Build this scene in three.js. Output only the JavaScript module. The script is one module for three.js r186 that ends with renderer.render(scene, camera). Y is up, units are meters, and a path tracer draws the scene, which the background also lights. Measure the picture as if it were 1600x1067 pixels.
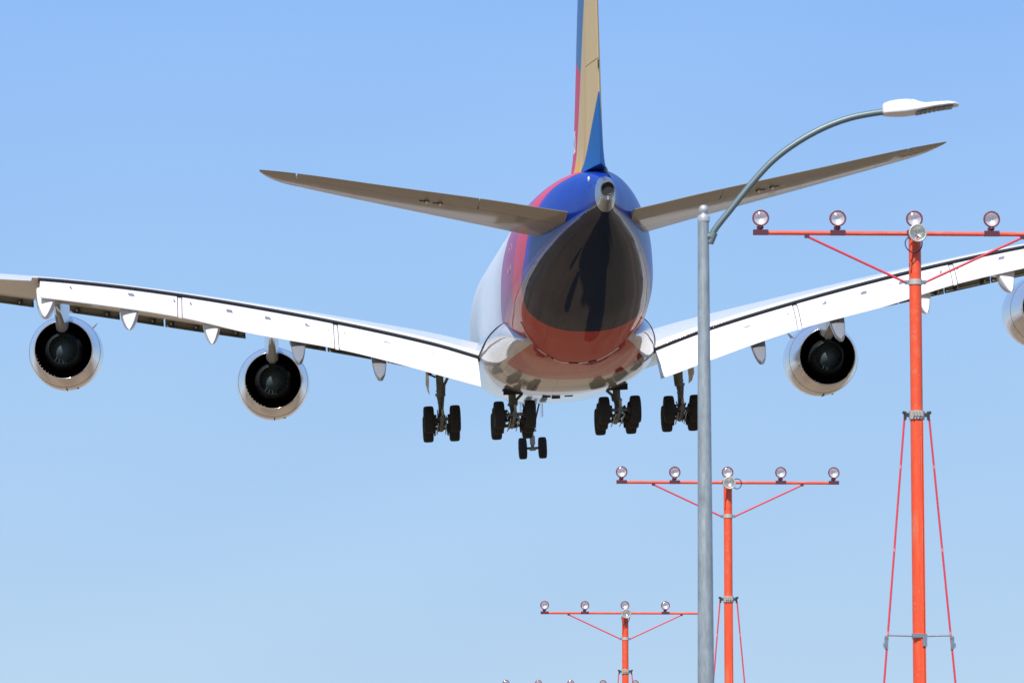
import * as THREE from 'three';
import { mergeGeometries, toCreasedNormals } from 'three/addons/utils/BufferGeometryUtils.js';

// ---------------------------------------------------------------- camera, sky, sun, exposure
const W = 1600, H = 1067, FPX = 7600, EYE = 1.6;
const scene = new THREE.Scene();
const camera = new THREE.PerspectiveCamera(2 * Math.atan(H / 2 / FPX) * 180 / Math.PI, W / H, 0.5, 40000);
const PITCH = Math.atan(1045 / FPX);
camera.position.set(0, EYE, 0);
camera.rotation.set(PITCH, 0, 0);
camera.focus = 120;
camera.userData.fStop = 11;
scene.add(camera);

function skyTexture() {
  const w = 1024, h = 1024, d = new Float32Array(w * h * 4);
  const hz = (x, y) => Math.sin(x * 2.1 + 1.7 * Math.sin(y * 1.3 + .6)) * Math.sin(y * 2.9 + 1.3 * Math.sin(x * 1.1)) + .5 * Math.sin(x * 5.3 + y * 3.1 + 2 * Math.sin(y * 2.3));   // faint uneven haze
  const K = [[-90, .30, .33, .38], [-2, .64, .72, .80], [0, .72, .79, .87], [1.5, .58, .72, .87], [3.8, .475, .665, .875], [8, .365, .59, .915], [11.8, .285, .51, .935], [20, .21, .42, .87], [35, .14, .31, .74], [60, .09, .22, .58], [90, .07, .19, .52]];
  for (let j = 0; j < h; j++) {
    const el = (j + .5) / h * 180 - 90;
    let k = 0; while (k < K.length - 2 && el > K[k + 1][0]) k++;
    const a = K[k], b = K[k + 1], t = Math.min(1, Math.max(0, (el - a[0]) / (b[0] - a[0])));
    for (let i = 0; i < w; i++) {
      const o = (j * w + i) * 4, m = i / w * Math.PI * 2, n = .016 * hz(12 * Math.cos(m), 12 * Math.sin(m) + el * .35);
      for (let c = 0; c < 3; c++) d[o + c] = (a[c + 1] + (b[c + 1] - a[c + 1]) * t) * (1 + n * [1.3, 1, .5][c]);
      d[o + 3] = 1;
    }
  }
  const t = new THREE.DataTexture(d, w, h, THREE.RGBAFormat, THREE.FloatType);
  t.mapping = THREE.EquirectangularReflectionMapping;
  t.magFilter = t.minFilter = THREE.LinearFilter;
  t.needsUpdate = true;
  return t;
}
const sky = skyTexture();
scene.background = sky;
scene.environment = sky;

const sun = new THREE.DirectionalLight(new THREE.Color().setRGB(1, .95, .87), 5.0);
const sunAz = 17 * Math.PI / 180, sunEl = 50 * Math.PI / 180;
const sunDir = new THREE.Vector3(-Math.sin(sunAz) * Math.cos(sunEl), Math.sin(sunEl), Math.cos(sunAz) * Math.cos(sunEl));
sun.target.position.set(0, 20, -160);
sun.position.copy(sun.target.position).addScaledVector(sunDir, 400);
sun.castShadow = true;
Object.assign(sun.shadow.camera, { left: -160, right: 160, top: 160, bottom: -160, near: 1, far: 900 });
sun.shadow.mapSize.set(4096, 4096);
scene.add(sun, sun.target);

const renderer = new THREE.WebGLRenderer({ antialias: true });
renderer.setSize(1024, 682);
renderer.shadowMap.enabled = true;
renderer.toneMapping = THREE.LinearToneMapping;
renderer.toneMappingExposure = 1;

// ---------------------------------------------------------------- helpers
let seed = 7;
const rnd = () => { seed = (seed + 0x6D2B79F5) | 0; let t = Math.imul(seed ^ (seed >>> 15), 1 | seed); t = (t + Math.imul(t ^ (t >>> 7), 61 | t)) ^ t; return ((t ^ (t >>> 14)) >>> 0) / 4294967296; };
const lerp = (a, b, t) => a + (b - a) * t;
const clamp = (x, a = 0, b = 1) => Math.min(b, Math.max(a, x));
const V = (x, y, z) => new THREE.Vector3(x, y, z);
// value noise (2D, periodic)
const NP = new Float32Array(256 * 256).map(() => rnd());
function vnoise(x, y, p = 256) {
  const xi = Math.floor(x), yi = Math.floor(y), fx = x - xi, fy = y - yi;
  const s = t => t * t * (3 - 2 * t), g = (a, b) => NP[(((a % p) + p) % p) + (((b % p) + p) % p) * 256];
  return lerp(lerp(g(xi, yi), g(xi + 1, yi), s(fx)), lerp(g(xi, yi + 1), g(xi + 1, yi + 1), s(fx)), s(fy));
}
const fbm = (x, y, p = 256, n = 4) => { let v = 0, a = .5, t = 0; for (let i = 0; i < n; i++) { v += a * vnoise(x, y, p); t += a; x *= 2; y *= 2; p = Math.min(256, p * 2); a *= .5; } return v / t; };
// smooth interpolation through a table (monotone cubic)
function table(xs, ys) {
  const n = xs.length, d = [], m = [];
  for (let i = 0; i < n - 1; i++) d.push((ys[i + 1] - ys[i]) / (xs[i + 1] - xs[i]));
  m.push(d[0]); for (let i = 1; i < n - 1; i++) m.push(d[i - 1] * d[i] <= 0 ? 0 : 2 / (1 / d[i - 1] + 1 / d[i])); m.push(d[n - 2]);
  return x => {
    if (x <= xs[0]) return ys[0]; if (x >= xs[n - 1]) return ys[n - 1];
    let i = 0; while (x > xs[i + 1]) i++;
    const h = xs[i + 1] - xs[i], t = (x - xs[i]) / h, t2 = t * t, t3 = t2 * t;
    return (2 * t3 - 3 * t2 + 1) * ys[i] + (t3 - 2 * t2 + t) * h * m[i] + (-2 * t3 + 3 * t2) * ys[i + 1] + (t3 - t2) * h * m[i + 1];
  };
}
function dataTex(w, h, fn, srgb = true, rep = true) {
  const d = new Uint8Array(w * h * 4);
  for (let j = 0; j < h; j++) for (let i = 0; i < w; i++) {
    const c = fn((i + .5) / w, (j + .5) / h), o = (j * w + i) * 4;
    for (let k = 0; k < 3; k++) {
      let v = c[k];
      if (srgb) v = v <= .0031308 ? v * 12.92 : 1.055 * Math.pow(v, 1 / 2.4) - .055;
      d[o + k] = clamp(Math.round(v * 255), 0, 255);
    }
    d[o + 3] = 255;
  }
  const t = new THREE.DataTexture(d, w, h);
  if (srgb) t.colorSpace = THREE.SRGBColorSpace;
  t.magFilter = THREE.LinearFilter; t.minFilter = THREE.LinearMipmapLinearFilter; t.generateMipmaps = true;
  if (rep) t.wrapS = t.wrapT = THREE.RepeatWrapping;
  t.needsUpdate = true;
  return t;
}
const rgb = (r, g, b) => new THREE.Color().setRGB(r, g, b);
const std = (r, g, b, rough = .6, extra = {}) => new THREE.MeshStandardMaterial({ color: rgb(r, g, b), roughness: rough, ...extra });
const paint = (r, g, b, extra = {}) => new THREE.MeshPhysicalMaterial({ color: rgb(r, g, b), roughness: .55, clearcoat: 1, clearcoatRoughness: .04, ...extra });

// a surface through rows of points; rings closed by repeating their first point; ends capped with fans
function loft(rows, { closed = true, cap0 = true, cap1 = true, uv, flat = false, crease = 0 } = {}) {
  const nr = rows.length, nc = rows[0].length + (closed ? 1 : 0), pos = [], uvs = [], idx = [];
  rows.forEach((row, i) => {
    for (let j = 0; j < nc; j++) { const p = row[j % row.length]; pos.push(p[0], p[1], p[2]); const q = uv ? uv(i / (nr - 1), j / (nc - 1), p) : [j / (nc - 1), i / (nr - 1)]; uvs.push(q[0], q[1]); }
  });
  for (let i = 0; i < nr - 1; i++) for (let j = 0; j < nc - 1; j++) { const a = i * nc + j, b = a + 1, c = a + nc, d = c + 1; idx.push(a, c, b, b, c, d); }
  const body = idx.length;
  const capRow = (i, rev) => {
    const row = rows[i], base = pos.length / 3; let cx = 0, cy = 0, cz = 0;
    row.forEach(p => { cx += p[0]; cy += p[1]; cz += p[2]; }); const n = row.length;
    pos.push(cx / n, cy / n, cz / n); uvs.push(.5, i / (nr - 1));
    row.forEach((p, j) => { pos.push(p[0], p[1], p[2]); const q = uv ? uv(i / (nr - 1), j / (nc - 1), p) : [j / (nc - 1), i / (nr - 1)]; uvs.push(q[0], q[1]); });
    if (uv) { const q = uv(i / (nr - 1), .5, [cx / n, cy / n, cz / n]); uvs[base * 2] = q[0]; uvs[base * 2 + 1] = q[1]; }
    for (let j = 0; j < n; j++) { const a = base + 1 + j, b = base + 1 + (j + 1) % n; rev ? idx.push(base, b, a) : idx.push(base, a, b); }
  };
  if (closed && cap0) capRow(0, false);
  if (closed && cap1) capRow(nr - 1, true);
  // outward orientation
  let vol = 0;
  for (let i = 0; i < idx.length; i += 3) {
    const [a, b, c] = [idx[i] * 3, idx[i + 1] * 3, idx[i + 2] * 3];
    vol += pos[a] * (pos[b + 1] * pos[c + 2] - pos[b + 2] * pos[c + 1]) - pos[a + 1] * (pos[b] * pos[c + 2] - pos[b + 2] * pos[c]) + pos[a + 2] * (pos[b] * pos[c + 1] - pos[b + 1] * pos[c]);
  }
  if (vol < 0) for (let i = 0; i < idx.length; i += 3) { const t = idx[i]; idx[i] = idx[i + 1]; idx[i + 1] = t; }
  let g = new THREE.BufferGeometry();
  g.setAttribute('position', new THREE.Float32BufferAttribute(pos, 3));
  g.setAttribute('uv', new THREE.Float32BufferAttribute(uvs, 2));
  g.setIndex(idx);
  if (flat) { g = g.toNonIndexed(); g.computeVertexNormals(); return g; }
  if (crease) return toCreasedNormals(g, crease);
  g.computeVertexNormals();
  if (closed) { const n = g.attributes.normal; for (let i = 0; i < nr; i++) { const a = i * nc, b = a + nc - 1; const v = V(n.getX(a) + n.getX(b), n.getY(a) + n.getY(b), n.getZ(a) + n.getZ(b)).normalize(); n.setXYZ(a, v.x, v.y, v.z); n.setXYZ(b, v.x, v.y, v.z); } }
  return g;
}
const prep = g => { g = g.index ? g.toNonIndexed() : g; for (const k of Object.keys(g.attributes)) if (!['position', 'normal', 'uv'].includes(k)) g.deleteAttribute(k); return g; };
const merge = list => list.length === 1 ? list[0] : mergeGeometries(list.map(prep));
function rod(a, b, r0, r1 = r0, seg = 14, open = false) {
  const A = V(...a), B = V(...b), d = B.clone().sub(A), g = new THREE.CylinderGeometry(r1, r0, d.length(), seg, 1, open);
  g.applyQuaternion(new THREE.Quaternion().setFromUnitVectors(V(0, 1, 0), d.normalize()));
  return g.translate((A.x + B.x) / 2, (A.y + B.y) / 2, (A.z + B.z) / 2);
}
function box(cx, cy, cz, w, h, d, rot) { const g = new THREE.BoxGeometry(w, h, d); if (rot) g.rotateX(rot[0]).rotateY(rot[1]).rotateZ(rot[2]); return g.translate(cx, cy, cz); }
function lathe(profile, seg = 48) { return new THREE.LatheGeometry(profile.map(p => new THREE.Vector2(p[0], p[1])), seg); }   // about Y
const latheZ = (profile, seg) => lathe(profile, seg).rotateX(Math.PI / 2);       // profile y -> +z
function tube(pts, r, seg = 24, rs = 10, closed = false) { return new THREE.TubeGeometry(new THREE.CatmullRomCurve3(pts.map(p => V(...p)), closed), seg, r, rs, closed); }
function add(parent, name, geo, mat, label) {
  const m = new THREE.Mesh(Array.isArray(geo) ? merge(geo) : geo, mat);
  m.name = name; m.castShadow = m.receiveShadow = true; if (label) m.userData.label = label;
  parent.add(m); return m;
}
function group(parent, name, label, category, grp) {
  const g = new THREE.Group(); g.name = name; parent.add(g);
  if (label) g.userData.label = label; if (category) g.userData.category = category; if (grp) g.userData.group = grp;
  return g;
}

// ---------------------------------------------------------------- ground (below the frame; it lights and is mirrored in the belly)
{
  const tex = dataTex(1024, 1024, (u, v) => {
    const n = fbm(u * 8, v * 8, 8, 6), m = fbm(u * 3 + 9, v * 3 + 4, 3, 3), f = vnoise(u * 256, v * 256);
    const dry = [.285, .20, .115], dirt = [.205, .145, .085], green = [.08, .085, .04];
    const k = clamp((n - .42) * 5), q = clamp((m - .56) * 7) * clamp((n - .35) * 4);
    return [0, 1, 2].map(c => lerp(lerp(dry[c], dirt[c], k), green[c], q * .7) * (.85 + .3 * f));
  });
  tex.repeat.set(160, 160);
  const g = add(scene, 'ground', new THREE.PlaneGeometry(36000, 36000, 8, 8).rotateX(-Math.PI / 2), new THREE.MeshStandardMaterial({ map: tex, roughness: .95 }));
  g.userData = { kind: 'structure', label: 'dry tan grass field under the approach lights' };
  const asph = dataTex(256, 256, (u, v) => { const f = .75 + .3 * vnoise(u * 256, v * 256) + .25 * (fbm(u * 6, v * 6, 6, 4) - .5); return [.06 * f, .06 * f, .062 * f]; });
  asph.repeat.set(60, 2);
  const r = add(scene, 'road', new THREE.PlaneGeometry(900, 14).rotateX(-Math.PI / 2).translate(0, .004, -36), new THREE.MeshStandardMaterial({ map: asph, roughness: .9 }));
  r.userData = { kind: 'structure', label: 'dark asphalt road in front of the street lamp' };
  const conc = dataTex(512, 512, (u, v) => { const f = .85 + .3 * (fbm(u * 8, v * 8, 8, 5) - .5) + .1 * vnoise(u * 256, v * 256); return [.42 * f, .40 * f, .36 * f]; });
  conc.repeat.set(40, 24);
  const af = add(scene, 'airfield', new THREE.PlaneGeometry(8000, 4200).rotateX(-Math.PI / 2).translate(0, .004, -2850), new THREE.MeshStandardMaterial({ map: conc, roughness: .9 }));
  af.userData = { kind: 'structure', label: 'pale concrete airfield beyond the light masts' };
  const p = add(scene, 'pavement', new THREE.BoxGeometry(900, .15, 3).translate(0, .075, -45.2), std(.36, .34, .31, .9));
  p.userData = { kind: 'structure', label: 'pale concrete pavement under the street lamp' };
}

// ---------------------------------------------------------------- airplane
const S0 = 40;                                    // local z = distance from the nose - 40
const plane = group(scene, 'airplane', 'large four-engined airliner with blue and red tail, wheels and flaps down', 'airplane');
plane.position.set(2.607, 35.751 + EYE, -242.35);
plane.rotation.order = 'YXZ';
plane.rotation.set(4.4 * Math.PI / 180, 2.947 * Math.PI / 180, 2.859 * Math.PI / 180);

const WHITE = [.74, .73, .71];
const mWhite = paint(...WHITE);
const mGrey = paint(.275, .25, .215, { clearcoat: .3, clearcoatRoughness: .08, specularIntensity: .4 });
const mWing = paint(.70, .70, .69, { clearcoat: .6, clearcoatRoughness: .1 });
const mCanoe = paint(.20, .21, .22, { clearcoatRoughness: .08 });
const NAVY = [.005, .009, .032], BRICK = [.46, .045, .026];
const mFlap = paint(.82, .82, .82, { clearcoat: .4, clearcoatRoughness: .2 });
const mMetal = std(.86, .86, .87, .22, { metalness: 1 });
const mSteel = std(.42, .43, .45, .35, { metalness: .9 });
const mDark = std(.03, .032, .035, .6);
const mGapShadeSeam = std(.022, .026, .034, .8);  // near-black: painted shade of the flap gap, also the fairing seams
const mSlatBack = std(.24, .235, .19, .6);
const mTyre = std(.016, .016, .017, .85);
const mStrut = std(.16, .17, .16, .5, { metalness: .3 });
const mPrimer = std(.13, .17, .09, .6);
const mBay = std(.02, .02, .02, .8);
const RED = [.74, .022, .06], MAUVE = [.42, .035, .16], BLUE = [.008, .045, .36], VIOLET = [.045, .03, .42], GOLD = [.74, .50, .19], COBALT = [.012, .15, .45];

// --- fuselage
const fs = [0, .35, 1, 3, 6, 10, 14, 44, 48, 52, 56, 60, 64, 68, 71, 72.6];
const fw = table(fs, [.05, .75, 1.35, 2.3, 3.0, 3.45, 3.57, 3.57, 3.57, 3.5, 3.22, 2.72, 2.02, 1.12, .46, .31]);
const ft = table(fs, [-.95, -.2, .4, 1.9, 3.2, 4.05, 4.25, 4.25, 4.27, 4.28, 4.27, 4.2, 3.98, 3.52, 3.02, 2.72]);
const fb = table(fs, [-1.05, -1.8, -2.4, -3.3, -3.9, -4.15, -4.2, -4.2, -4.02, -3.35, -2.45, -1.45, -.45, .6, 1.42, 1.85]);
const fy = table(fs, [-1, -1, -1, -.8, -.6, -.4, -.4, -.4, -.35, -.1, .3, .8, 1.3, 1.85, 2.2, 2.28]);
function fusPoint(s, a) {                          // a: 0 = top, + towards starboard
  const w = fw(s), y = fy(s), c = Math.cos(a), q = Math.sin(a), n = c > 0 ? 2.35 : 2.25, h = c > 0 ? ft(s) - y : y - fb(s);
  return [w * Math.sign(q) * Math.pow(Math.abs(q), 2 / n), y + h * Math.sign(c) * Math.pow(Math.abs(c), 2 / n), s - S0];
}
const stripe = table([0, 21, 33, 40, 55, 80, 90, 114, 130, 180], [65.6, 65.2, 64.2, 62.8, 61.1, 59.3, 58.5, 55.8, 54.7, 54.5]);
const stripeStar = table([0, 20, 40, 60, 90, 110, 130, 180], [65.6, 63.5, 58.5, 53.5, 50.5, 51.6, 53.6, 54.5]);
{
  const tex = dataTex(1024, 2048, (u, v) => {
    const s = v * 72.6, phi = Math.abs(((u * 360 + 180) % 360) - 180), star = u < .5, b = star ? stripeStar(phi) : stripe(phi);
    let c;
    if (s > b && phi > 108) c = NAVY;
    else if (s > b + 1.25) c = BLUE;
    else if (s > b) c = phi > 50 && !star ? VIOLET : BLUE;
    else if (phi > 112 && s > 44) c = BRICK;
    else if (s > b - 3.4) c = RED;
    else if (s > b - 9 - .02 * phi) c = MAUVE;
    else c = WHITE;
    // skin joints
    const seam = [48.6, 53.2, 57.4, 62.2, 66.8].some(q => Math.abs(s - q) < .02) || (s > 44 && [128, 152, 173].some(q => Math.abs(phi - q) < .12));
    const d = .93 + .1 * fbm(u * 40, v * 60, 256, 3);
    return c.map(x => x * d * (seam ? .45 : 1));
  }, true, false);
  const rows = [], N = 120;
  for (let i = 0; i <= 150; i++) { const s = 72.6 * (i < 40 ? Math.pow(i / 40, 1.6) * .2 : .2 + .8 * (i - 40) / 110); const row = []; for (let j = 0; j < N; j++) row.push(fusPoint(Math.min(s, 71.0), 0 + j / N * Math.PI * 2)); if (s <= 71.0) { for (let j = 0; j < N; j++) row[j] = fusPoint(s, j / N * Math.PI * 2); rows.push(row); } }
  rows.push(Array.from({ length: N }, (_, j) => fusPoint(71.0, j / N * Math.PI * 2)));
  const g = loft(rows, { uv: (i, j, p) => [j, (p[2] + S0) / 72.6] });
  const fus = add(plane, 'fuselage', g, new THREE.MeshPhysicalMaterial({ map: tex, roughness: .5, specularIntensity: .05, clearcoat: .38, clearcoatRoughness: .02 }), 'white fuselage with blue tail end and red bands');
  // tail cone with exhaust pipe
  const cone = [];
  for (let i = 0; i <= 12; i++) { const s = lerp(71.1, 72.7, i / 12); cone.push(Array.from({ length: 40 }, (_, j) => { const p = fusPoint(s, j / 40 * Math.PI * 2), k = 1.012; return [p[0] * k, fy(s) + (p[1] - fy(s)) * k, p[2]]; })); }
  const mCone = std(.36, .39, .40, .3, { metalness: .85 });
  add(fus, 'tail_cone', loft(cone, { cap1: true }), mCone, 'bare metal tail cone');
  add(fus, 'exhaust_pipe', latheZ([[.24, 0], [.29, .02], [.30, .32], [.265, .36], [.245, .30], [.235, .0], [0, 0]], 32).translate(0, 2.33, 72.55 - S0), std(.10, .10, .105, .35, { metalness: .8 }), 'dark auxiliary exhaust pipe');
  add(fus, 'exhaust_mouth', new THREE.CircleGeometry(.24, 24).translate(0, 2.33, 72.78 - S0), mBay);
  add(fus, 'cone_fitting', [box(0, 1.95, 72.72 - S0, .07, .2, .05)], mMetal);
  // small drain mast and light on the tail
  add(fus, 'tail_vent', new THREE.SphereGeometry(.1, 12, 8).scale(.6, 1.3, 1).translate(-.62, 3.0, 70.2 - S0), std(.7, .7, .7, .4));
  // passenger door outlines on the port side
  for (const [s, a] of [[53.5, -1.42]]) {
    const pts = []; for (const [ds, da] of [[-.5, -.12], [.5, -.12], [.5, .14], [-.5, .14]]) { const p = fusPoint(s + ds, a + da); pts.push([p[0] * 1.003, p[1], p[2]]); }
    add(fus, 'door_outline', pts.map((p, i) => rod(p, pts[(i + 1) % 4], .014, .014, 6)), std(.55, .45, .5, .4));
  }
}
// --- belly fairing
{
  const s_ = [19, 22, 26, 30, 36, 40, 43, 45.5, 47.5, 49.3, 50.6];
  const wf = table(s_, [2.6, 3.5, 4.15, 4.4, 4.45, 4.42, 4.22, 3.9, 3.58, 3.18, 2.72]);
  const bf = table(s_, [-4.0, -4.45, -4.85, -5.02, -5.05, -5.0, -4.82, -4.52, -4.18, -3.74, -3.2]);
  const tf = table(s_, [-3.2, -2.4, -1.5, -1.1, -1.0, -1.1, -1.0, -1.0, -1.3, -1.9, -2.6]);
  const rows = [], N = 72;
  for (let i = 0; i <= 60; i++) {
    const s = lerp(19, 50.6, i / 60), w = wf(s), b = bf(s), t = tf(s), ym = lerp(t, b, .42), row = [];
    for (let j = 0; j < N; j++) {
      const a = j / N * Math.PI * 2, c = Math.cos(a), q = Math.sin(a), h = c > 0 ? t - ym : ym - b, n = c > 0 ? 2.2 : 2.3;
      row.push([w * Math.sign(q) * Math.pow(Math.abs(q), 2 / n), ym + h * Math.sign(c) * Math.pow(Math.abs(c), 2 / n), s - S0]);
    }
    rows.push(row);
  }
  const tex = dataTex(1024, 1024, (u, v) => {
    const s = lerp(19, 50.6, v), phi = Math.abs(((u * 360 + 180) % 360) - 180);
    let c = [.52, .51, .49];
    const lim = 45.0 + Math.pow(clamp((180 - phi) / 75), 2) * 1.2;
    if (s > lim && phi > 122) c = BRICK;
    const seam = [24, 28.5, 33, 37.2, 41, 44.2, 46.8].some(q => Math.abs(s - q) < .022) || [104, 126, 143, 158, 171].some(q => Math.abs(phi - q) < .1);
    const d = .9 + .13 * fbm(u * 30, v * 50, 256, 4);
    return c.map(x => x * d * (seam ? .35 : 1));
  }, true, false);
  const fair = add(plane, 'belly_fairing', loft(rows, { uv: (i, j) => [j, i] }), new THREE.MeshPhysicalMaterial({ map: tex, roughness: .07, ior: 2.0 }), 'white belly fairing with red patches at its rear');
  // beading round the rear edge of the fairing
  const lip = []; for (let d = -54; d <= 54; d += 6) { const q = Math.abs(d), s = table([0, 12, 20, 37, 63, 70], [48.6, 48.75, 49.3, 50.4, 53.4, 54.6])(q), p = fusPoint(s, Math.PI + d * Math.PI / 180); lip.push([p[0] * 1.004, p[1] - .012, p[2]]); }
  add(fair, 'edge_lip', tube(lip, .035, 80, 8), std(.85, .85, .84, .2, { metalness: .5 }), 'pale lip round the rear edge of the fairing');
  for (const [a, b] of [[9, 10], [7, 8], [12, 13], [3, 4]]) add(fair, 'lip_gap', rod(lip[a], lip[b], .0385, .0385, 8), mDark);
  const onSide = (s, y) => { const w = wf(s), b = bf(s), tt = tf(s), ym = lerp(tt, b, .42), up = y > ym, n = up ? 2.2 : 2.3, q = Math.abs(y - ym) / (up ? tt - ym : ym - b); return w * Math.pow(Math.max(0, 1 - Math.pow(q, n)), 1 / n); };
  for (const sg of [-1, 1]) add(fair, 'seam_strip', tube([[40.2, -2.95], [41.4, -2.8], [42.8, -2.5], [44.2, -2.15], [45.4, -1.85], [46.4, -1.65]].map(([s, y]) => [sg * (onSide(s, y) + .01), y, s - S0]), .04, 24, 8), mGapShadeSeam);
}

// --- airfoil rings
function foil(n, x0, x1) {
  const yt = x => 5 * (.2969 * Math.sqrt(x) - .126 * x - .3516 * x * x + .2843 * x ** 3 - .1015 * x ** 4), out = [];
  for (let i = 0; i <= n; i++) { const t = i / n, x = x0 > 0 ? lerp(x1, x0, t) : x1 * (1 - t) * (1 - t) + 0 * t; out.push([x, yt(Math.max(0, x)) + .012, 1]); }
  for (let i = x0 > 0 ? 0 : 1; i <= n; i++) { const t = i / n, x = x0 > 0 ? lerp(x0, x1, t) : x1 * t * t; out.push([x, -yt(x) - .012, -1]); }
  return out;
}
// one ring between leading edge L and trailing edge T (vectors), thickness along axis dir
function ring(L, T, th, prof, dir = [0, 1, 0], camber = 0) {
  return prof.map(([x, y]) => { const c = camber * 4 * x * (1 - x); return [0, 1, 2].map(k => lerp(L[k], T[k], x) + dir[k] * (y * th + c)); });
}

// --- wings
const X_ = [2.5, 4.4, 6.7, 11.4, 15.5, 19, 22.6, 25.7, 27.8, 33, 39.6];
const lS = table(X_, [20.6, 22.1, 23.9, 27.4, 30.4, 33, 35.7, 38, 39.5, 43.3, 48.4]);
const lY = table(X_, [-3.0, -2.55, -2.0, -1.12, -.5, -.02, .5, .92, 1.2, 1.85, 2.6]);
const tS = table(X_, [40, 40, 40, 40.4, 41.3, 42.4, 44, 45.8, 46.6, 48.6, 51.2]);
const tY = table(X_, [-3.6, -2.95, -2.17, -.94, -.05, .6, 1.13, 1.44, 1.60, 2.15, 2.8]);
const tT = table(X_, [2.2, 1.95, 1.7, 1.3, 1.1, .98, .85, .75, .7, .5, .25]);
const fS = table([4.4, 11.6, 15.8, 19.3, 22.4, 26], [42.5, 42.55, 43.1, 44.1, 45.5, 47.4]);
const fY = table([4.4, 11.6, 15.8, 19.3, 22.4, 26], [-4.66, -2.44, -1.54, -.64, -.10, .40]);
const P = (x, y, s) => [x, y, s - S0];
function makeWing(sg) {
  const prof = foil(18, 0, 1);
  const rows = []; for (let i = 0; i <= 48; i++) { const x = lerp(2.5, 26.2, i / 48); rows.push(ring(P(sg * x, lY(x), lS(x)), P(sg * x, tY(x), tS(x)), tT(x), prof, [0, 1, 0], .18)); }
  for (let i = 1; i <= 20; i++) { const x = lerp(26.3, 39.6, i / 20), k = clamp((x - 26.3) / .6); rows.push(ring(P(sg * x, lY(x), lS(x)), P(sg * x, tY(x), tS(x)), tT(x), prof, [0, 1, 0], .18)); }
  const wing = add(plane, 'wing', loft(rows), mWing, (sg < 0 ? 'left' : 'right') + ' wing with drooped flaps');
  // near-black strip along the trailing edge, painting in the shade above the flaps
  { const r = []; for (let i = 0; i <= 40; i++) { const x = lerp(4.3, 26.1, i / 40), s = tS(x), y = tY(x); r.push([P(sg * x, y + .015, s + .03), P(sg * x, y + .015, s - .35), P(sg * x, y - .26, s - .5), P(sg * x, y - .17, s - .02)]); } add(wing, 'flap_gap_shade', loft(r), mGapShadeSeam, 'near-black strip painted as gap shade along the wing trailing edge'); }
  // flaps
  const spans = [[4.5, 11.45], [11.71, 19.15], [19.41, 26.0]];
  const fprof = foil(12, 0, 1);
  const flapRing = x => ring(P(sg * x, tY(x) - .20, tS(x) + .02), P(sg * x, fY(x), fS(x)), .26, fprof, [0, .85, .5], .05);
  spans.forEach(([a, b]) => { const r = []; for (let i = 0; i <= 14; i++) r.push(flapRing(lerp(a, b, i / 14))); add(wing, 'flap', loft(r), mFlap, 'white flap lowered behind the wing'); });
  [[11.49, 11.67], [19.19, 19.37]].forEach(([a, b]) => add(wing, 'flap_seal', loft([flapRing(a), flapRing(b)].map(q => q.map(p => [p[0], p[1] - .03, p[2]]))), mWhite));
  // inspection plates on the flaps
  const plate = (x, w, h, f) => { const A = V(...P(sg * x, tY(x) - .24, tS(x))), B = V(...P(sg * x, fY(x), fS(x))), d = B.clone().sub(A).normalize(), A2 = V(...P(sg * (x + .3), tY(x + .3) - .24, tS(x + .3))), q = A2.sub(A).multiplyScalar(sg).normalize(), n = d.clone().cross(q).normalize(); if (n.y < 0) n.negate(); const c = A.clone().lerp(B, f).addScaledVector(n, .185); const g = new THREE.BoxGeometry(w, .02, h); const m = new THREE.Matrix4().makeBasis(q, n, q.clone().cross(n)); m.setPosition(c); return g.applyMatrix4(m); };
  for (const x of [21.7, 16.9, 15.0, 13.0, 9.1]) add(wing, 'inspection_plate', plate(x, .32, .26, .36), std(.22, .2, .25, .5));
  for (const x of [24.6, 19.6, 18.8, 12.0, 11.2, 6.8]) add(wing, 'inspection_plate', plate(x, .1, .24, .36), std(.22, .2, .25, .5));
  // ailerons (outboard, mostly beyond the frame)
  const aprof = foil(10, .02, 1);
  [[26.35, 30.5], [30.6, 34.6], [34.7, 38.6]].forEach(([a, b]) => {
    const r = []; for (let i = 0; i <= 6; i++) { const x = lerp(a, b, i / 6), c = (51.2 - 45.8) * 0 + lerp(2.0, 1.0, (x - 26) / 12); r.push(ring(P(sg * x, tY(x) - .02, tS(x) + .05), P(sg * x, tY(x) - .30, tS(x) + c), .3, [[0, .3], [.3, .26], [.7, .12], [1, .02], [1, -.02], [.7, -.12], [.3, -.26], [0, -.3]])); }
    add(wing, 'aileron', loft(r, { crease: .6 }), mWing);
  });
  // wingtip fence
  add(wing, 'wingtip_fence', loft([ring(P(sg * 39.6, 1.2, 50.8), P(sg * 39.6, 1.2, 51.9), .06, foil(6, 0, 1), [1, 0, 0]), ring(P(sg * 39.62, 2.65, 48.5), P(sg * 39.62, 2.7, 51.6), .14, foil(6, 0, 1), [1, 0, 0]), ring(P(sg * 39.6, 4.0, 51), P(sg * 39.6, 4.0, 51.9), .06, foil(6, 0, 1), [1, 0, 0])]), mWhite);
  // slats along the leading edge
  const slatSpan = [[5.5, 8.6], [8.7, 11.8], [11.9, 13.8], [16.1, 18.0], [18.08, 20.2], [20.28, 22.4], [22.48, 24.95], [26.7, 29.4], [29.5, 32.2], [32.3, 35], [35.1, 38]];
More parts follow.
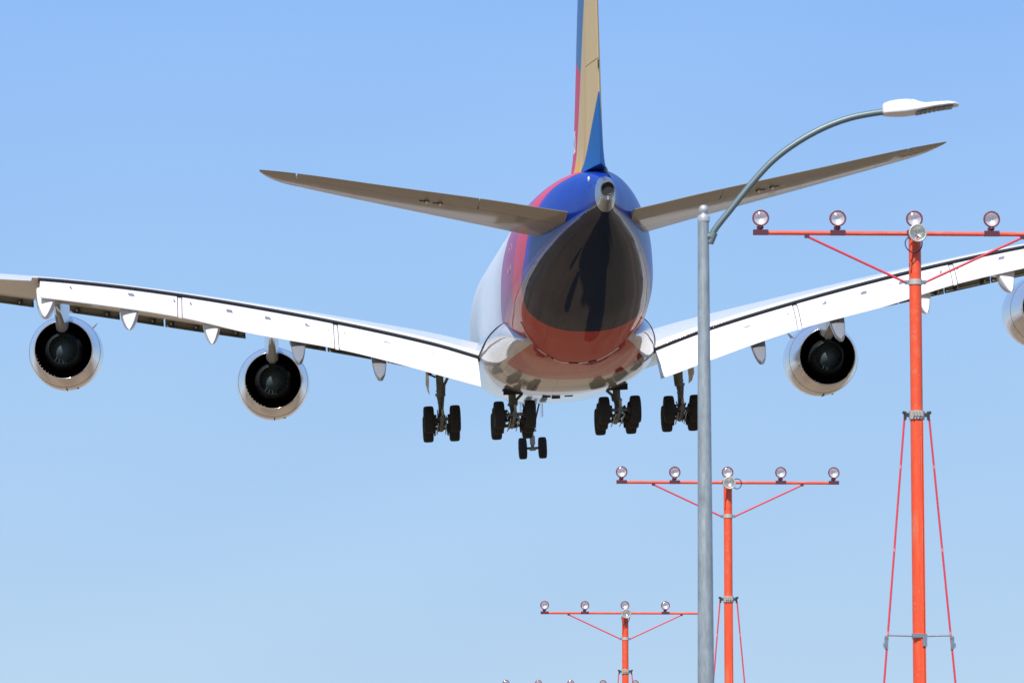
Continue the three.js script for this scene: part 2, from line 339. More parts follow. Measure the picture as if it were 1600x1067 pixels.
  slatSpan.forEach(([a, b]) => {
    const r = []; for (let i = 0; i <= 5; i++) {
      const x = lerp(a, b, i / 5), s = lS(x), y = lY(x), k = lerp(1.15, .7, (x - 5) / 33);
      r.push([[.15, .30], [-.25, .20], [-.6, -.02], [-.82, -.28], [-.85, -.46], [-.72, -.56], [-.35, -.60], [-.38, -.55], [-.6, -.42], [-.45, -.12], [-.12, .1]].map(([ds, dy]) => P(sg * x, y + dy * k, s + ds * k)));
    }
    add(wing, 'slat', loft(r, { flat: true }), mSlatBack, 'drooped leading edge slat');
    for (const f of [.2, .8]) { const x = lerp(a, b, f), s = lS(x), y = lY(x); add(wing, 'slat_track', [box(sg * x, y - .33, s - .25 - S0, .09, .22, .7), box(sg * (x + .06), y - .38, s - .2 - S0, .07, .1, .2)], mDark); add(wing, 'slat_rivet', box(sg * (x + .13), y - .36, s + .0 - S0, .07, .1, .06), std(.6, .6, .55, .4)); }
  });
  // flap track fairings
  for (const [x, ext, hw] of [[9.5, 1.15, .37], [13.5, 1.1, .37], [17.75, 1.0, .42], [21.75, 1.15, .44], [25.75, 1.0, .44]]) {
    const A = [tS(x), tY(x)], B = [fS(x), fY(x)], dx = B[0] - A[0], dy = B[1] - A[1], l = Math.hypot(dx, dy), ux = dx / l, uy = dy / l, r = [];
    const round = x < 15;
    for (let i = 0; i <= 26; i++) {
      const t = i / 26; let s, y, w, d;
      if (t < .45) { const q = t / .45; s = lerp(A[0] - 5.5, A[0] - .2, q); y = A[1] - .52 - .0 * q; w = hw * Math.pow(Math.sin(clamp(q * .5 + .02, 0, .5) * Math.PI), .6); d = .75 * w / hw; }
      else { const q = (t - .45) / .55, u = lerp(0, l + ext, q); s = A[0] + ux * u; y = A[1] + uy * u - .33 - .16 * (1 - q); const e = clamp((u - l * .55) / (l * .45 + ext)); w = hw * (round ? Math.sqrt(Math.max(0, 1 - Math.pow(e, 3.2))) * (1 - .25 * e) : Math.pow(1 - e, .72)) + .02; d = round ? .8 * Math.pow(1 - e * .96, .5) : .95 * (1 - Math.pow(e, 1.3) * .95); }
      const row = [];
      for (let j = 0; j < 22; j++) { const a = j / 22 * Math.PI * 2, c = Math.cos(a), q = Math.sin(a); row.push(P(sg * (x) + w * Math.sign(q) * Math.pow(Math.abs(q), .8), y + (c > 0 ? .10 * Math.pow(c, .7) * w / hw : -d * Math.pow(-c, .85)), s)); }
      r.push(row);
    }
    add(wing, 'flap_track_fairing', loft(r), round ? mCanoe : mWing, 'canoe shaped fairing under the flap');
  }
  return wing;
}
makeWing(-1); makeWing(1);

// --- engines
const mCowl = std(.80, .77, .74, .16, { metalness: .8 });
const mPylon = paint(.5, .5, .5, { clearcoatRoughness: .08 });
const mDuct = std(.012, .016, .02, .55);
const mCore = std(.05, .06, .065, .4, { metalness: .6 });
const mVane = std(.05, .08, .095, .75);
function makeEngine(x, y, s, k) {
  const e = group(plane, 'engine'); e.position.set(...P(x, y, s)); e.scale.setScalar(k);
  e.userData.label = `${x < 0 ? 'left' : 'right'} ${Math.abs(x) > 20 ? 'outer' : 'inner'} engine with dark exhaust nozzle`;
  add(e, 'nacelle', latheZ([[1.47, -.05], [1.49, 0], [1.53, -.03], [1.66, -.7], [1.80, -1.5], [1.91, -2.5], [1.955, -3.4], [1.93, -4.3], [1.84, -5.0], [1.72, -5.35], [1.60, -5.45], [1.5, -5.35], [1.46, -5.0], [1.47, -4.2]].reverse(), 96), mCowl, 'shiny light nacelle');
  add(e, 'duct', [latheZ([[1.472, -.04], [1.5, -.6], [1.52, -1.6], [1.5, -2.6], [.9, -2.7]], 72)], mDuct, 'black inside of the nozzle');
  add(e, 'fan_face', latheZ([[1.47, -4.25], [.3, -4.3], [0, -4.9]], 40), mDuct);
  add(e, 'core_cowl', latheZ([[1.05, -2.7], [1.03, -1.4], [.96, -.6], [.84, .05], [.76, .42], [.735, .40], [.74, .1], [.74, -.4]], 64), mCore);
  add(e, 'exhaust_cone', latheZ([[.74, -.30], [.6, -.22], [.42, -.06], [.25, .08], [.1, .15], [.0, .17]], 48), mVane, 'blue grey exhaust cone');
  for (let i = 0; i < 20; i++) { const a = i / 20 * Math.PI * 2; add(e, 'guide_vane', box(.54, 0, -.22, .36, .022, .22, [.5, 0, 0]).rotateZ(a), mVane); }
  for (let i = 0; i < 9; i++) { const a = -1.95 - i * .13; add(e, 'duct_sun_tick', box(1.44, 0, -.45, .06, .03, .28).rotateZ(a), std(.6, .6, .6, .3, { metalness: .6 })); }  // bright ticks: sun glints in the nozzle put in as pale metal strips
  add(e, 'latch_strip', [box(0, -1.945, -3.0, .05, .06, 1.0), box(.45, -1.88, -3.3, .35, .03, .05)], mDark);
  for (const [z, r] of [[-1.9, 1.848]]) add(e, 'cowl_seam', new THREE.TorusGeometry(r, .007, 6, 96).translate(0, 0, z), mDark);
  // strake on the inboard shoulder
  add(e, 'strake', loft([[[0, 0, 0], [.02, 0, 0], [.02, .0, -1.4], [0, 0, -1.4]], [[.005, .42, -.05], [.015, .42, -.05], [.015, .3, -.7], [.005, .3, -.7]]], { flat: true }).rotateZ(x < 0 ? -.85 : .85).translate(x < 0 ? 1.42 : -1.42, 1.28, -3.2), mGrey);
  return e;
}
for (const sg of [-1, 1]) {
  makeEngine(sg * 14.75, -3.06, 27, 1.0); makeEngine(sg > 0 ? 25.85 : -25.5, -1.32, 33, .995);
  // pylons
  for (const [x, y, s] of [[14.75, -3.06, 27], [sg > 0 ? 25.85 : 25.5, -1.32, 33]]) {
    const wy = lY(x), ws = lS(x);
    const r = [];
    const st = [[s - 4.0, y + 1.9, y + 2.0, .12], [s - 2.5, y + 1.5, y + 2.25, .30], [s - .6, y + 1.1, lerp(y + 2.25, wy + .1, .55), .38], [s + .8, y + .85, wy + .1, .36], [s + 1.6, y + 1.0, wy + .15, .28], [ws + 1.2, wy - .75, wy + .1, .20], [ws + 3.2, wy - .55, wy + .1, .06]];
    for (const [q, lo, hi, w] of st) r.push([[-w, hi], [-w, lerp(hi, lo, .5)], [-w * .8, lerp(hi, lo, .9)], [-w * .3, lo], [w * .3, lo], [w * .8, lerp(hi, lo, .9)], [w, lerp(hi, lo, .5)], [w, hi]].map(([a, b]) => P(sg * x + a, b, q)));
    add(plane, 'engine_pylon', loft(r, { crease: .5 }), mPylon, 'pylon carrying the engine under the wing');
  }
}

// --- tailplane
for (const sg of [-1, 1]) {
  const hx = [.6, 1.9, 4.4, 9.6, 13.4, 14.4, 14.95, 15.15];
  const lS2 = table(hx, [57.8, 59.3, 61.0, 64.6, 67.25, 68.6, 70.2, 71.3]), lY2 = table(hx, [1.22, 1.42, 1.88, 2.80, 3.49, 3.66, 3.79, 3.85]);
  const tS2 = table(hx, [68.3, 68.6, 69.2, 70.4, 71.35, 71.6, 71.75, 71.8]), tY2 = table(hx, [1.6, 1.80, 2.24, 3.06, 3.66, 3.79, 3.85, 3.87]), th = table(hx, [.72, .68, .58, .38, .22, .16, .09, .05]);
  const HL = .69;
  const sec = (x, a, b, n) => ring(P(sg * x, lY2(x), lS2(x)), P(sg * x, tY2(x), tS2(x)), th(x), foil(n, a, b));
  const rows = []; for (let i = 0; i <= 24; i++) rows.push(sec(lerp(1.0, 13.55, i / 24), 0, HL, 14));
  const tp = add(plane, 'tailplane', loft(rows, { crease: .6 }), mGrey, (sg < 0 ? 'left' : 'right') + ' grey tailplane');
  const tip = []; for (let i = 0; i <= 10; i++) tip.push(sec(lerp(13.56, 15.15, i / 10), 0, 1, 14)); add(tp, 'tailplane_tip', loft(tip), mGrey);
  for (const [a, b] of [[1.5, 5.42], [5.47, 13.5]]) { const r = []; for (let i = 0; i <= 12; i++) r.push(sec(lerp(a, b, i / 12), HL + .006, 1, 8)); add(tp, 'elevator', loft(r, { crease: .6 }), mGrey); }
  // leading edge strip, white paint standing in for the horizon reflection
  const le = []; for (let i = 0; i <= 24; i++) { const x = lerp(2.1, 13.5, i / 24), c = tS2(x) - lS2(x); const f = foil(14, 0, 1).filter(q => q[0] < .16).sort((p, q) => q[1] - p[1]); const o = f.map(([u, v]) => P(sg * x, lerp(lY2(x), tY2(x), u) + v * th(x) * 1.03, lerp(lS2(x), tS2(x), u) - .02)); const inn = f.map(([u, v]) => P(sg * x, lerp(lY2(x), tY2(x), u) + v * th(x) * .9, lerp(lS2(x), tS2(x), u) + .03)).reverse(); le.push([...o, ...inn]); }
  add(tp, 'leading_edge_sheen', loft(le), paint(.88, .88, .87, { clearcoatRoughness: .1 }), 'leading edge strip painted white as a horizon reflection');
  for (const x of [7.15, 7.75]) { const s = lerp(lS2(x), tS2(x), HL), y = lerp(lY2(x), tY2(x), HL) - th(x) * .30; add(tp, 'hinge_fairing', [new THREE.SphereGeometry(.09, 12, 8).scale(1.4, .6, 2).translate(sg * x, y - .04, s - S0), box(sg * (x + .2), y, s - .05 - S0, .24, .03, .08)], mDark); add(tp, 'hinge_cap', new THREE.SphereGeometry(.075, 10, 8).translate(sg * x, y - .09, s + .24 - S0), std(.75, .75, .75, .4)); }
}

// --- fin and rudder
{
  const fyT = [3.0, 3.7, 4.3, 5, 11, 17.6];
  const lS3 = table(fyT, [54.6, 56.0, 57.1, 57.8, 62.9, 68.4]), tS3 = table(fyT, [69.3, 69.45, 69.65, 69.85, 71.5, 73.2]), th = table(fyT, [2.3, 1.75, 1.35, 1.2, .82, .42]);
  const HL = .66;
  const sec = (y, a, b, n) => ring(P(0, y, lS3(y)), P(0, y, tS3(y)), th(y), foil(n, a, b), [1, 0, 0]);
  // livery on the fin, mapped from the side: u = station, v = height
  const c = document.createElement('canvas'); c.width = 1024; c.height = 1024; const g = c.getContext('2d');
  const cx = s => (s - 55) / 20 * 1024, cy = y => 1024 - (y - 2) / 16 * 1024, css = q => '#' + rgb(...q).getHexString();
  const poly = (col, pts) => { g.fillStyle = col; g.beginPath(); pts.forEach(([s, y], i) => i ? g.lineTo(cx(s), cy(y)) : g.moveTo(cx(s), cy(y))); g.closePath(); g.fill(); };
  poly(css([.76, .56, .27]), [[55, 2], [75, 2], [75, 18], [55, 18]]);
  poly(css(GOLD), [[54, 2], [66.1, 4], [68.3, 11], [70, 18], [54, 18]]);
  poly(css([.06, .17, .36]), [[55, 2], [60.4, 2], [68.0, 11], [73.5, 18], [55, 18]]);
  poly(css(RED), [[54, 2], [60.4, 2], [65.6, 8.2], [62, 9.6], [54, 5]]);
  poly('#e9b51c', [[60.4, 2], [63.6, 2], [64.4, 3.6], [64.2, 4.6], [62.0, 4.0]]);
  poly(css(COBALT), [[63.6, 2], [64.2, 3.4], [70.45, 6.9], [75, 9.3], [75, 2]]);
  // flag panel
  poly('#f4f4f2', [[60.6, 5.0], [62.2, 5.0], [62.2, 6.0], [60.6, 6.0]]);
  const X0 = cx(61.4), Y0 = cy(5.5);
  g.fillStyle = '#b8202c'; g.beginPath(); g.arc(X0, Y0, 15, Math.PI, 0); g.fill();
  g.fillStyle = '#12307a'; g.beginPath(); g.arc(X0, Y0, 15, 0, Math.PI); g.fill();
  g.fillStyle = '#222'; for (const [a, b] of [[-1, -1], [1, -1], [-1, 1], [1, 1]]) for (let i = 0; i < 3; i++) { g.save(); g.translate(X0 + a * 27, Y0 + b * 19); g.rotate(a * b > 0 ? -.6 : .6); g.fillRect(-3 + i * 3 - 1, -6, 2, 12); g.restore(); }
  const tex = new THREE.CanvasTexture(c); tex.colorSpace = THREE.SRGBColorSpace;
  const mFin = new THREE.MeshPhysicalMaterial({ map: tex, roughness: .5, specularIntensity: .2, clearcoat: .14, clearcoatRoughness: .06 });
  const mRud = new THREE.MeshPhysicalMaterial({ map: tex, roughness: .6, specularIntensity: .4 });
  const uv = (i, j, p) => [(p[2] + S0 - 55) / 20, (p[1] - 2) / 16];
  const rows = []; for (let i = 0; i <= 24; i++) rows.push(sec(lerp(3.0, 17.6, i / 24), 0, HL, 16));
  const fin = add(plane, 'tail_fin', loft(rows, { uv, crease: .6 }), mFin, 'tall fin in red, gold and blue with a flag');
  for (const [a, b] of [[3.75, 8.28], [8.32, 17.5]]) { const r = []; for (let i = 0; i <= 12; i++) r.push(sec(lerp(a, b, i / 12), HL + .004, 1, 8)); add(fin, 'rudder', loft(r, { uv, crease: .6 }), mRud, 'rudder panel at the back of the fin'); }
  add(fin, 'rudder_fairing', loft([[[.2, 3.1, 68.2 - S0], [.5, 3.0, 68.2 - S0], [.42, 2.9, 70.3 - S0]], [[.24, 3.75, 68.2 - S0], [.34, 3.7, 68.2 - S0], [.3, 3.2, 70.0 - S0]]], { flat: true }), std(.05, .06, .1, .4));
  add(fin, 'static_wick', [box(0, 8.05, 70.75 - S0, .05, .35, .25)], mDark);
}

// --- landing gear
const wheelGeo = (r, w) => lathe([[r * .52, -w * .42], [r * .80, -w * .5], [r * .93, -w * .46], [r * .985, -w * .34], [r, -w * .15], [r * .995, -w * .145], [r * .995, -w * .12], [r, -w * .115], [r, w * .115], [r * .995, w * .12], [r * .995, w * .145], [r, w * .15], [r * .985, w * .34], [r * .93, w * .46], [r * .80, w * .5], [r * .52, w * .42]], 40).rotateZ(Math.PI / 2);
const hubGeo = (r, w) => lathe([[0, -w * .25], [r * .2, -w * .3], [r * .3, -w * .18], [r * .48, -w * .3], [r * .53, -w * .43], [r * .53, w * .43], [r * .48, w * .3], [r * .3, w * .18], [r * .2, w * .3], [0, w * .25]], 28).rotateZ(Math.PI / 2);
const tyreM = wheelGeo(.70, .53), hubM = hubGeo(.70, .53), tyreN = wheelGeo(.62, .46), hubN = hubGeo(.62, .46);
function mainGear(x, y, s, axles, half, tilt, topY, outer) {
  const g = group(plane, 'landing_gear'); g.position.set(...P(x, y, s));
  g.userData.label = `${outer ? 'four' : 'six'} wheeled ${x < 0 ? 'left' : 'right'} ${outer ? 'wing' : 'body'} landing gear`;
  const sg = Math.sign(x);
  for (const z of axles) {
    const dy = z * tilt;
    for (const q of [-1, 1]) {
      const t = add(g, 'tyre', tyreM, mTyre); t.position.set(q * half, dy, z);
      const h = add(g, 'wheel_hub', hubM, mStrut); h.position.set(q * half, dy, z);
      add(g, 'brake_unit', [rod([q * (half - .38), dy, z], [q * (half - .16), dy, z], .25, .25, 20), rod([q * (half - .4), dy + .16, z + .1], [q * (half - .3), dy + .16, z + .1], .05), rod([q * (half - .4), dy - .16, z + .1], [q * (half - .3), dy - .16, z + .1], .05), rod([q * (half - .34), dy - .24, z], [q * (half - .34), dy - .36, z + .05], .045)], mDark);
    }
    add(g, 'axle', rod([-half, dy, z], [half, dy, z], .085, .085, 16), mStrut);
  }
  const zf = axles[0] - .15, zb = axles[axles.length - 1] + .15, L = topY - y;
  add(g, 'bogie_beam', [rod([0, zf * tilt, zf], [0, zb * tilt, zb], .15, .15, 16), new THREE.SphereGeometry(.2, 16, 12).scale(1, 1, .9).translate(0, 0, 0), box(0, zb * tilt - .02, zb + .02, .2, .3, .1)], mStrut);
  add(g, 'shock_strut', [rod([0, .1, 0], [0, L * .5, 0], .135, .135, 20), rod([0, L * .48, 0], [0, L, 0], .185, .2, 20), rod([0, L * .47, 0], [0, L * .52, 0], .26, .26, 24), rod([0, L * .55, 0], [0, L * .57, 0], .225, .225, 20), rod([-.24, L * .5, .05], [.26, L * .5, .05], .06), rod([0, L * .34, 0], [0, L * .37, 0], .16)], mStrut);
  add(g, 'strut_sleeve', [box(.02, L * .8, .19, .14, L * .2, .05), box(-.1, L * .66, .19, .08, L * .12, .05)], mPrimer, 'olive green painted strut sleeve');
  add(g, 'torque_link', [rod([-.15, .12, .35], [-.07, L * .25, .62], .045), rod([.15, .12, .35], [.07, L * .25, .62], .045), rod([-.07, L * .25, .62], [-.16, L * .46, .2], .045), rod([.07, L * .25, .62], [.16, L * .46, .2], .045), rod([-.1, L * .25, .62], [.1, L * .25, .62], .05)], mStrut);
  add(g, 'side_brace', [rod([-sg * .12, L * .6, 0], [-sg * .85, L * 1.05, -.1], .075), rod([-sg * .2, L * .5, -.1], [-sg * .24, L * .68, -.1], .06), rod([0, L * .5, -.1], [sg * .1, L * 1.02, -1.5], .08), rod([sg * .14, L * .62, .1], [sg * .14, L * .98, .1], .03)], mStrut);
  // hydraulic hoses and brake rods hanging round the bogie
  const hs = [];
  for (let i = 0; i < 26; i++) {
    const q = rnd() < .5 ? -1 : 1, z = lerp(zf, zb, rnd()) + .1, a = [q * lerp(.1, .3, rnd()), lerp(-.3, .1, rnd()) + z * tilt, z], b = [q * lerp(.05, .36, rnd()), a[1] + lerp(.1, .5, rnd()), z + lerp(-.3, .3, rnd())];
    hs.push(rod(a, b, lerp(.012, .035, rnd()), undefined, 7));
    if (i % 3 === 0) hs.push(box(a[0], a[1], a[2], .07, .09, .08));
  }
  add(g, 'hydraulic_hoses', hs, mDark);
  add(g, 'brake_rod', [rod([-.22, -.25 + zf * tilt, zf], [-.22, -.25 + zb * tilt, zb], .03), rod([.22, -.25 + zf * tilt, zf], [.22, -.25 + zb * tilt, zb], .03)], mSteel);
  add(g, 'pitch_trimmer', [box(.04, zb * tilt + .22, zb - .05, .13, .5, .1, [-.25, 0, 0])], std(.42, .36, .30, .5), 'pale metal pitch trimmer');
  if (outer) {
    add(g, 'gear_door', loft([[[sg * .58, L * 1.02, -.8], [sg * .63, L * 1.02, -.8], [sg * .63, L * 1.02, .55], [sg * .58, L * 1.02, .55]], [[sg * .64, L * .62, -.7], [sg * .69, L * .62, -.7], [sg * .69, L * .68, .5], [sg * .64, L * .68, .5]], [[sg * .6, L * .52, -.6], [sg * .63, L * .52, -.6], [sg * .63, L * .55, .1], [sg * .6, L * .55, .1]]], { flat: true }).translate(-sg * .62, 0, 0).rotateY(sg * .13).translate(sg * .62, 0, 0), mWhite, 'white door plate beside the strut');
    add(g, 'door_link', [rod([sg * .2, L * .9, 0], [sg * .58, L * .86, 0], .07), rod([sg * .2, L * .8, 0], [sg * .58, L * .86, 0], .05)], mDark);
  } else {
    add(g, 'gear_door', [box(0, L * .90, 1.1, 1.0, .34, .05, [.35, 0, 0])], mBay, 'black door flap above the strut');
    add(g, 'bay_opening', [box(0, L * 1.0, -.3, .9, .06, 1.6)], mBay);
  }
  return g;
}
for (const sg of [-1, 1]) {
  mainGear(sg * 6.2, -6.02, 33.6, [-.85, .85], .68, .24, -3.0, true);
  mainGear(sg * 2.67, -6.12, 36.85, [-1.7, 0, 1.7], .79, .125, -4.55, false);
}
{
  const g = group(plane, 'landing_gear'); g.position.set(...P(.08, -6.47, 4.97)); g.userData.label = 'two wheeled nose landing gear';
  for (const q of [-1, 1]) { const t = add(g, 'tyre', tyreN, mTyre); t.position.set(q * .57, 0, 0); const h = add(g, 'wheel_hub', hubN, mStrut); h.position.set(q * .57, 0, 0); }
  add(g, 'axle', rod([-.57, 0, 0], [.57, 0, 0], .075), mStrut);
  add(g, 'shock_strut', [rod([0, -.1, 0], [0, 1.1, 0], .1), rod([0, 1.0, 0], [0, 3.2, 0], .2, .22), rod([0, .95, 0], [0, 1.1, 0], .26), box(0, .45, .14, .3, .5, .08), box(0, -.08, .05, .34, .14, .2)], std(.34, .36, .38, .45, { metalness: .2 }));
  add(g, 'drag_brace', [rod([-.2, 1.2, 0], [-.35, 2.6, -1.6], .06), rod([.2, 1.2, 0], [.35, 2.6, -1.6], .06), rod([.2, 1.5, .1], [.5, 2.6, .1], .05)], mStrut);
  for (const q of [-1, 1]) add(g, 'gear_door', box(q * .62, 2.15, -.2, .04, .8, 2.2), mWhite);
}
// belly lamps and vents under the fairing
for (const [x, y, s] of [[-.95, -5.0, 37.4], [-.45, -5.06, 37], [.18, -5.0, 37.4]]) add(plane, 'belly_vent', box(x, y, s - S0, .42, .14, .3), mDark);

// ---------------------------------------------------------------- approach light masts
const weather = (c, faded, rep) => { const x = dataTex(256, 1024, (u, v) => { const n = fbm(u * 5, v * 40, 40, 5), m = fbm(u * 16 + 5, v * 120, 240, 3), k = clamp((n - .5) * 3.2), chip = m > .80 ? 1 : 0, d = .92 + .16 * vnoise(u * 60, v * 250); return [0, 1, 2].map(i => lerp(lerp(c[i], faded[i], k), .30, chip * .6) * d); }); x.repeat.set(1, rep); return new THREE.MeshPhysicalMaterial({ map: x, roughness: .5, clearcoat: .3, clearcoatRoughness: .3 }); };
const mOrange = weather([.80, .080, .016], [.75, .13, .05], 1);
const mCoral = weather([.80, .095, .05], [.78, .17, .10], 1);
const mWire = std(.72, .05, .08, .5);
const mClamp = std(.10, .02, .035, .5);
const mRim = std(.17, .035, .05, .45);
const mGalv = std(.55, .54, .48, .45, { metalness: .35 });
const mGlass = new THREE.MeshPhysicalMaterial({ color: 0xffffff, roughness: .08, transmission: 1, thickness: 0, ior: 1.5 });
const mReflector = std(.84, .82, .86, .42, { metalness: .65 });
const mReflector2 = std(.80, .82, .78, .28, { metalness: .9 });
const mCable = std(.03, .045, .08, .5);
function lampHead(g, x, y, z, r, rim, refl) {            // facing +z with parabolic reflector, lens and rim
  const p = group(g, 'lamp'); p.position.set(x, y, z); p.rotation.set(-.06 + (rnd() - .5) * .14, (rnd() - .5) * .22, 0);
  add(p, 'reflector', latheZ([[0, -.075], [r * .25, -.07], [r * .5, -.055], [r * .75, -.028], [r * .9, -.002]], 36), refl);
  add(p, 'housing', latheZ([[0, -.13], [r * .4, -.125], [r * .75, -.08], [r * .97, -.01], [r * .97, .0]], 32), rim);
  add(p, 'rim', new THREE.TorusGeometry(r * .94, r * .11, 12, 40), rim);
  add(p, 'lens', latheZ([[r * .9, .004], [r * .6, .018], [0, .03]].reverse(), 36), mGlass);
  return p;
}
function makeMast(name, label, x, z, hBar, opt) {
  const g = group(scene, name, label, 'light mast', 'approach light masts in a row');
  g.position.set(x, 0, z); g.rotation.y = 2.1 * Math.PI / 180;
  const B = hBar, y2 = B - opt.collar;
  add(g, 'pole', [rod([0, y2 - .03, 0], [0, B - .02, 0], .082, .082, 28), rod([0, 0, 0], [0, y2, 0], .092, .086, 28)], mOrange, 'orange pole');
  add(g, 'hinge_rail', [box(.03, y2 / 2 - .04, .088, .05, y2 - .12, .03), box(.068, y2 / 2 - .04, .075, .012, y2 - .12, .06)], mOrange);
  add(g, 'riser_cable', tube([[.028, y2 - .08, .092], [.034, y2 - 1.2, .092], [.05, y2 - 2.6, .086], [.058, y2 - 4.5, .08], [.058, .1, .08]], .0115, 30, 8), mClamp, 'dark cable down the pole');
  add(g, 'base_plate', [box(0, .02, 0, .5, .04, .5), box(0, -.1, 0, .9, .25, .9)], mGalv);
  add(g, 'crossbar', rod([-2.12, B, 0], [2.12, B, 0], .03, .03, 14), mCoral, 'coral red crossbar');
  add(g, 'bar_socket', [box(0, B, 0, .16, .12, .16)], mOrange);
  for (const q of [-1, 1]) {
    add(g, 'brace', [rod([q * 1.47, B - .03, 0], [q * .13, B - .655, 0], .0165, .0165, 8)], mWire, 'thin red brace');
    add(g, 'brace_clip', [box(q * 1.44, B - .04, .0, .06, .05, .05)], mClamp);
    add(g, 'collar_bolt', [box(q * .115, B - .655, 0, .05, .05, .045), rod([q * .13, B - .65, -.03], [q * .13, B - .65, .045], .016)], mSteel);
  }
  add(g, 'collar', rod([0, B - .69, 0], [0, B - .62, 0], .093, .093, 28), mGalv, 'pale metal collar');
  add(g, 'hinge_collar', [rod([0, y2 - .07, 0], [0, y2 + .04, 0], .105, .105, 28), box(0, y2, .1, .12, .06, .03), ...[-.06, -.02, .02, .06].map(q => rod([q, y2 - .04, .12], [q, y2 + .03, .13], .012, .012, 6))], mGalv, 'metal hinge collar with bolts');
  for (const q of [-1, 1]) add(g, 'hinge_clamp', [box(q * .12, y2 - .01, .0, .06, .05, .05), box(q * .155, y2 - .02, .0, .035, .11, .045), box(q * .175, y2 + .02, .01, .03, .035, .05)], mDark);
  for (const q of [-1, 1]) {
    const A = [q * .165, y2 - .06], k = .0875, bot = [q * (.165 + k * (y2 - .06)), 0];
    add(g, 'guy_wire', rod([A[0], A[1], 0], [bot[0], 0, 0], .014, .014, 8), mWire, 'thin red guy rod');
    for (let t = .62; t < y2; t += 1.1) { const yy = A[1] - t; add(g, 'guy_joint', rod([A[0] + q * k * t, yy, 0], [A[0] + q * k * (t + .045), yy - .045, 0], .0155, .0155, 8), std(.72, .25, .27, .5)); }
    const ys = B - 5.36, xs = A[0] + q * k * (A[1] - ys);
    add(g, 'spreader', rod([0, ys, .0], [xs, ys + .01, 0], .011, .011, 8), mSteel);
    add(g, 'spreader_clamp', [box(xs + q * .02, ys - .1, 0, .045, .14, .05), box(xs + q * .015, ys - .02, 0, .05, .04, .05), box(xs + q * .045, ys - .12, .02, .03, .05, .05)], mSteel);
  }
  add(g, 'spreader_collar', [rod([0, B - 5.39, 0], [0, B - 5.33, 0], .1, .1, 24), box(.06, B - 5.42, .1, .06, .16, .05), box(-.03, B - 5.36, .1, .12, .05, .04)], mSteel);
  for (let i = -2; i <= 2; i++) {
    const lx = i * 1.0287 + (i ? 0 : -.005);
    lampHead(g, lx, B + .195, .03, .108, mRim, mReflector);
    add(g, 'lamp_stem', [rod([lx, B + .02, 0], [lx, B + .1, 0], .018), new THREE.SphereGeometry(.032, 12, 8).scale(1.3, .9, 1).translate(lx, B + .07, .01), box(lx - .03, B + .06, .0, .04, .05, .05)], mClamp);
    add(g, 'lamp_clamp', box(lx, B + .004, .012, .2, .066, .075), mClamp);
  }
  const f = lampHead(g, opt.fx ?? .012, B - .03, .25, .118, mGalv, mReflector2); f.name = 'flash_lamp'; f.userData.label = 'larger pale rimmed flash lamp below the bar';
  add(g, 'lamp_bracket', [box(0, B - .06, .09, .08, .12, .07)], mOrange);
  const cl = opt.loop, pts = []; for (let i = 0; i < 14; i++) { const a = i / 14 * Math.PI * 2; pts.push([cl[0] + Math.cos(a) * cl[2], B + cl[1] + Math.sin(a) * cl[2] * 1.05, .16 + .04 * Math.sin(a * 2)]); }
  add(g, 'cable_loop', tube(pts, .0085, 48, 8, true), mCable, 'dark cable loop');
  add(g, 'feed_cable', tube([[.01, B - .06, .2], [-.03, B - .18, .15], [-.06, B - .34, .1], [-.07, B - .5, .085]], .011, 20, 8), mOrange);
  return g;
}
const masts = [[5.363, -63.9, 10.234, { collar: 2.42, loop: [-.035, -.165, .112] }, 'nearest and largest orange approach light mast at the right'],
  [4.175, -93.5, 10.103, { collar: 2.25, loop: [.16, -.04, .092] }, 'orange approach light mast just right of the grey lamp pole'],
  [2.886, -123.7, 10.022, { collar: 1.48, loop: [0, -.15, .10] }, 'orange approach light mast left of the grey lamp pole, below the wheels'],
  [1.869, -154.5, 10.085, { collar: 1.9, loop: [0, -.15, .10] }, 'farthest approach light mast, only its lamp tops showing at the bottom edge']];
masts.forEach(([x, z, y, o, label], i) => makeMast('approach_light_mast' + (i ? '_00' + i : ''), label, x, z, y + EYE, o));

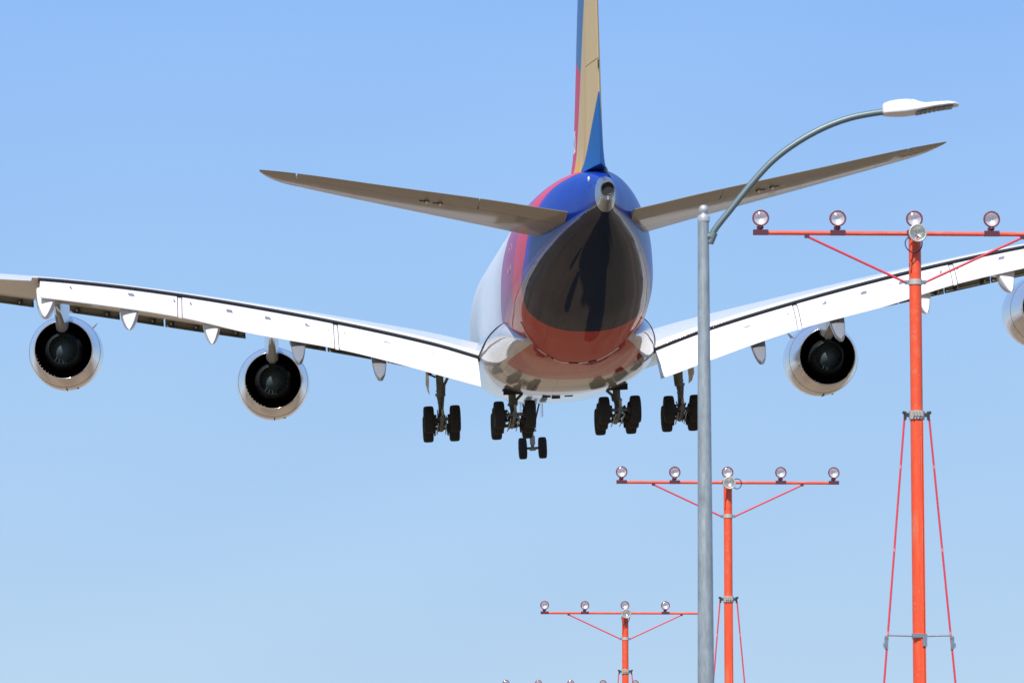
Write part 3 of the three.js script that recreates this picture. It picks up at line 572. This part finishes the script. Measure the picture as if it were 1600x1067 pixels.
// ---------------------------------------------------------------- street lamp
{
  const Z = -46, base = [1.838, 0];
  const g = group(scene, 'street_lamp', 'grey galvanised street lamp with curved arm and white lamp head', 'street lamp');
  g.position.set(base[0], .15, Z); const dy = -.15 + EYE;
  const spangle = dataTex(512, 1024, (u, v) => { const n = fbm(u * 6, v * 40, 64, 4), m = fbm(u * 24 + 3, v * 160, 256, 3), k = .85 + .36 * (n - .5) + .3 * (m - .5); return [.37 * k, .425 * k, .445 * k]; });
  const mPole = new THREE.MeshStandardMaterial({ map: spangle, roughness: .5, metalness: .25 });
  const mArm = std(.15, .20, .21, .45, { metalness: .3 });
  const topY = 7.49 + dy;
  const pole = add(g, 'pole', rod([0, 0, 0], [-.004, topY, 0], .104, .053, 40), mPole, 'tapered grey steel pole');
  const cap = [[0, .158], [.02, .156], [.038, .142], [.046, .118], [.042, .092], [.03, .076], [.028, .066], [.05, .055], [.06, .04], [.06, .0], [.054, -.01]];
  add(g, 'finial', lathe(cap.slice().reverse(), 28).translate(0, topY - .002, 0), std(.55, .57, .58, .38, { metalness: .4 }), 'ball finial on the pole top');
  const px = (x, y) => { const d = [(x - 800) / FPX, -(y - H / 2) / FPX], c = Math.cos(PITCH), s = Math.sin(PITCH), zz = d[1] * s - c, k = 46 / -zz; return [d[0] * k - base[0], (d[1] * c + s) * k + dy]; };
  // arm: curve in the plane of the pole, metres from the pole
  const armPts = [[.06, 7.29], [.085, 7.37], [.27, 7.615], [.463, 7.855], [.672, 8.08], [.90, 8.253], [1.165, 8.4], [1.43, 8.497], [1.715, 8.55], [1.80, 8.56]].map(([a, b]) => [a, b + dy, 0]);
  add(g, 'arm', tube(armPts, .031, 60, 14), mArm, 'long curved grey arm');
  add(g, 'arm_bracket', [rod([.0, 7.335 + dy, 0], [.07, 7.335 + dy, 0], .045, .04), rod([.058, 7.275 + dy, 0], [.1, 7.375 + dy, 0], .036, .036)], mArm);
  // lamp head: sections across its length (x from the pole, top, bottom, half width)
  const sec = [[1.725, 8.61, 8.535, .055], [1.735, 8.63, 8.522, .09], [1.79, 8.65, 8.52, .12], [1.87, 8.663, 8.52, .14], [1.94, 8.668, 8.523, .15], [2.02, 8.664, 8.535, .155], [2.08, 8.64, 8.55, .155], [2.13, 8.63, 8.562, .155], [2.22, 8.637, 8.582, .152], [2.35, 8.645, 8.602, .142], [2.42, 8.637, 8.612, .115], [2.46, 8.62, 8.613, .06]];
  const head = add(g, 'lamp_head', loft(sec.map(([x, t, b, w]) => { const row = [], m = lerp(b, t, .2); for (let j = 0; j < 24; j++) { const a = j / 24 * Math.PI * 2, c = Math.cos(a), q = Math.sin(a); row.push([x, (c > 0 ? m + (t - m) * Math.pow(c, .6) : m + (m - b) * -Math.pow(-c, .35)) + dy, w * Math.sign(q) * Math.pow(Math.abs(q), .55)]); } return row; })), paint(.82, .82, .81, { clearcoat: .3 }), 'white lamp head');
  add(head, 'light_panel', loft([[2.05, 8.539], [2.22, 8.579], [2.40, 8.604]].map(([x, y]) => [[x, y + dy, -.1], [x, y + dy - .008, -.1], [x, y + dy - .008, .1], [x, y + dy, .1]]), { flat: true }), std(.10, .11, .14, .3), 'dark panel under the lamp head');
  for (let i = 0; i < 7; i++) { const x = 2.10 + i * .043, y = lerp(8.548, 8.600, i / 6); for (const z of [-.06, 0, .06]) add(head, 'light_cell', new THREE.SphereGeometry(.012, 8, 6).scale(1, .35, 1).translate(x, y + dy - .010, z), std(.45, .45, .3, .2)); }
  add(head, 'head_seam', box(1.99, 8.6 + dy, 0, .006, .11, .302), std(.5, .5, .5, .6));
  add(g, 'base_plate', [box(0, .02, 0, .4, .04, .4), rod([-.14, .03, .14], [-.14, .1, .14], .02), rod([.14, .03, .14], [.14, .1, .14], .02), rod([-.14, .03, -.14], [-.14, .1, -.14], .02), rod([.14, .03, -.14], [.14, .1, -.14], .02)], std(.3, .32, .33, .5, { metalness: .4 }));
}

renderer.render(scene, camera);
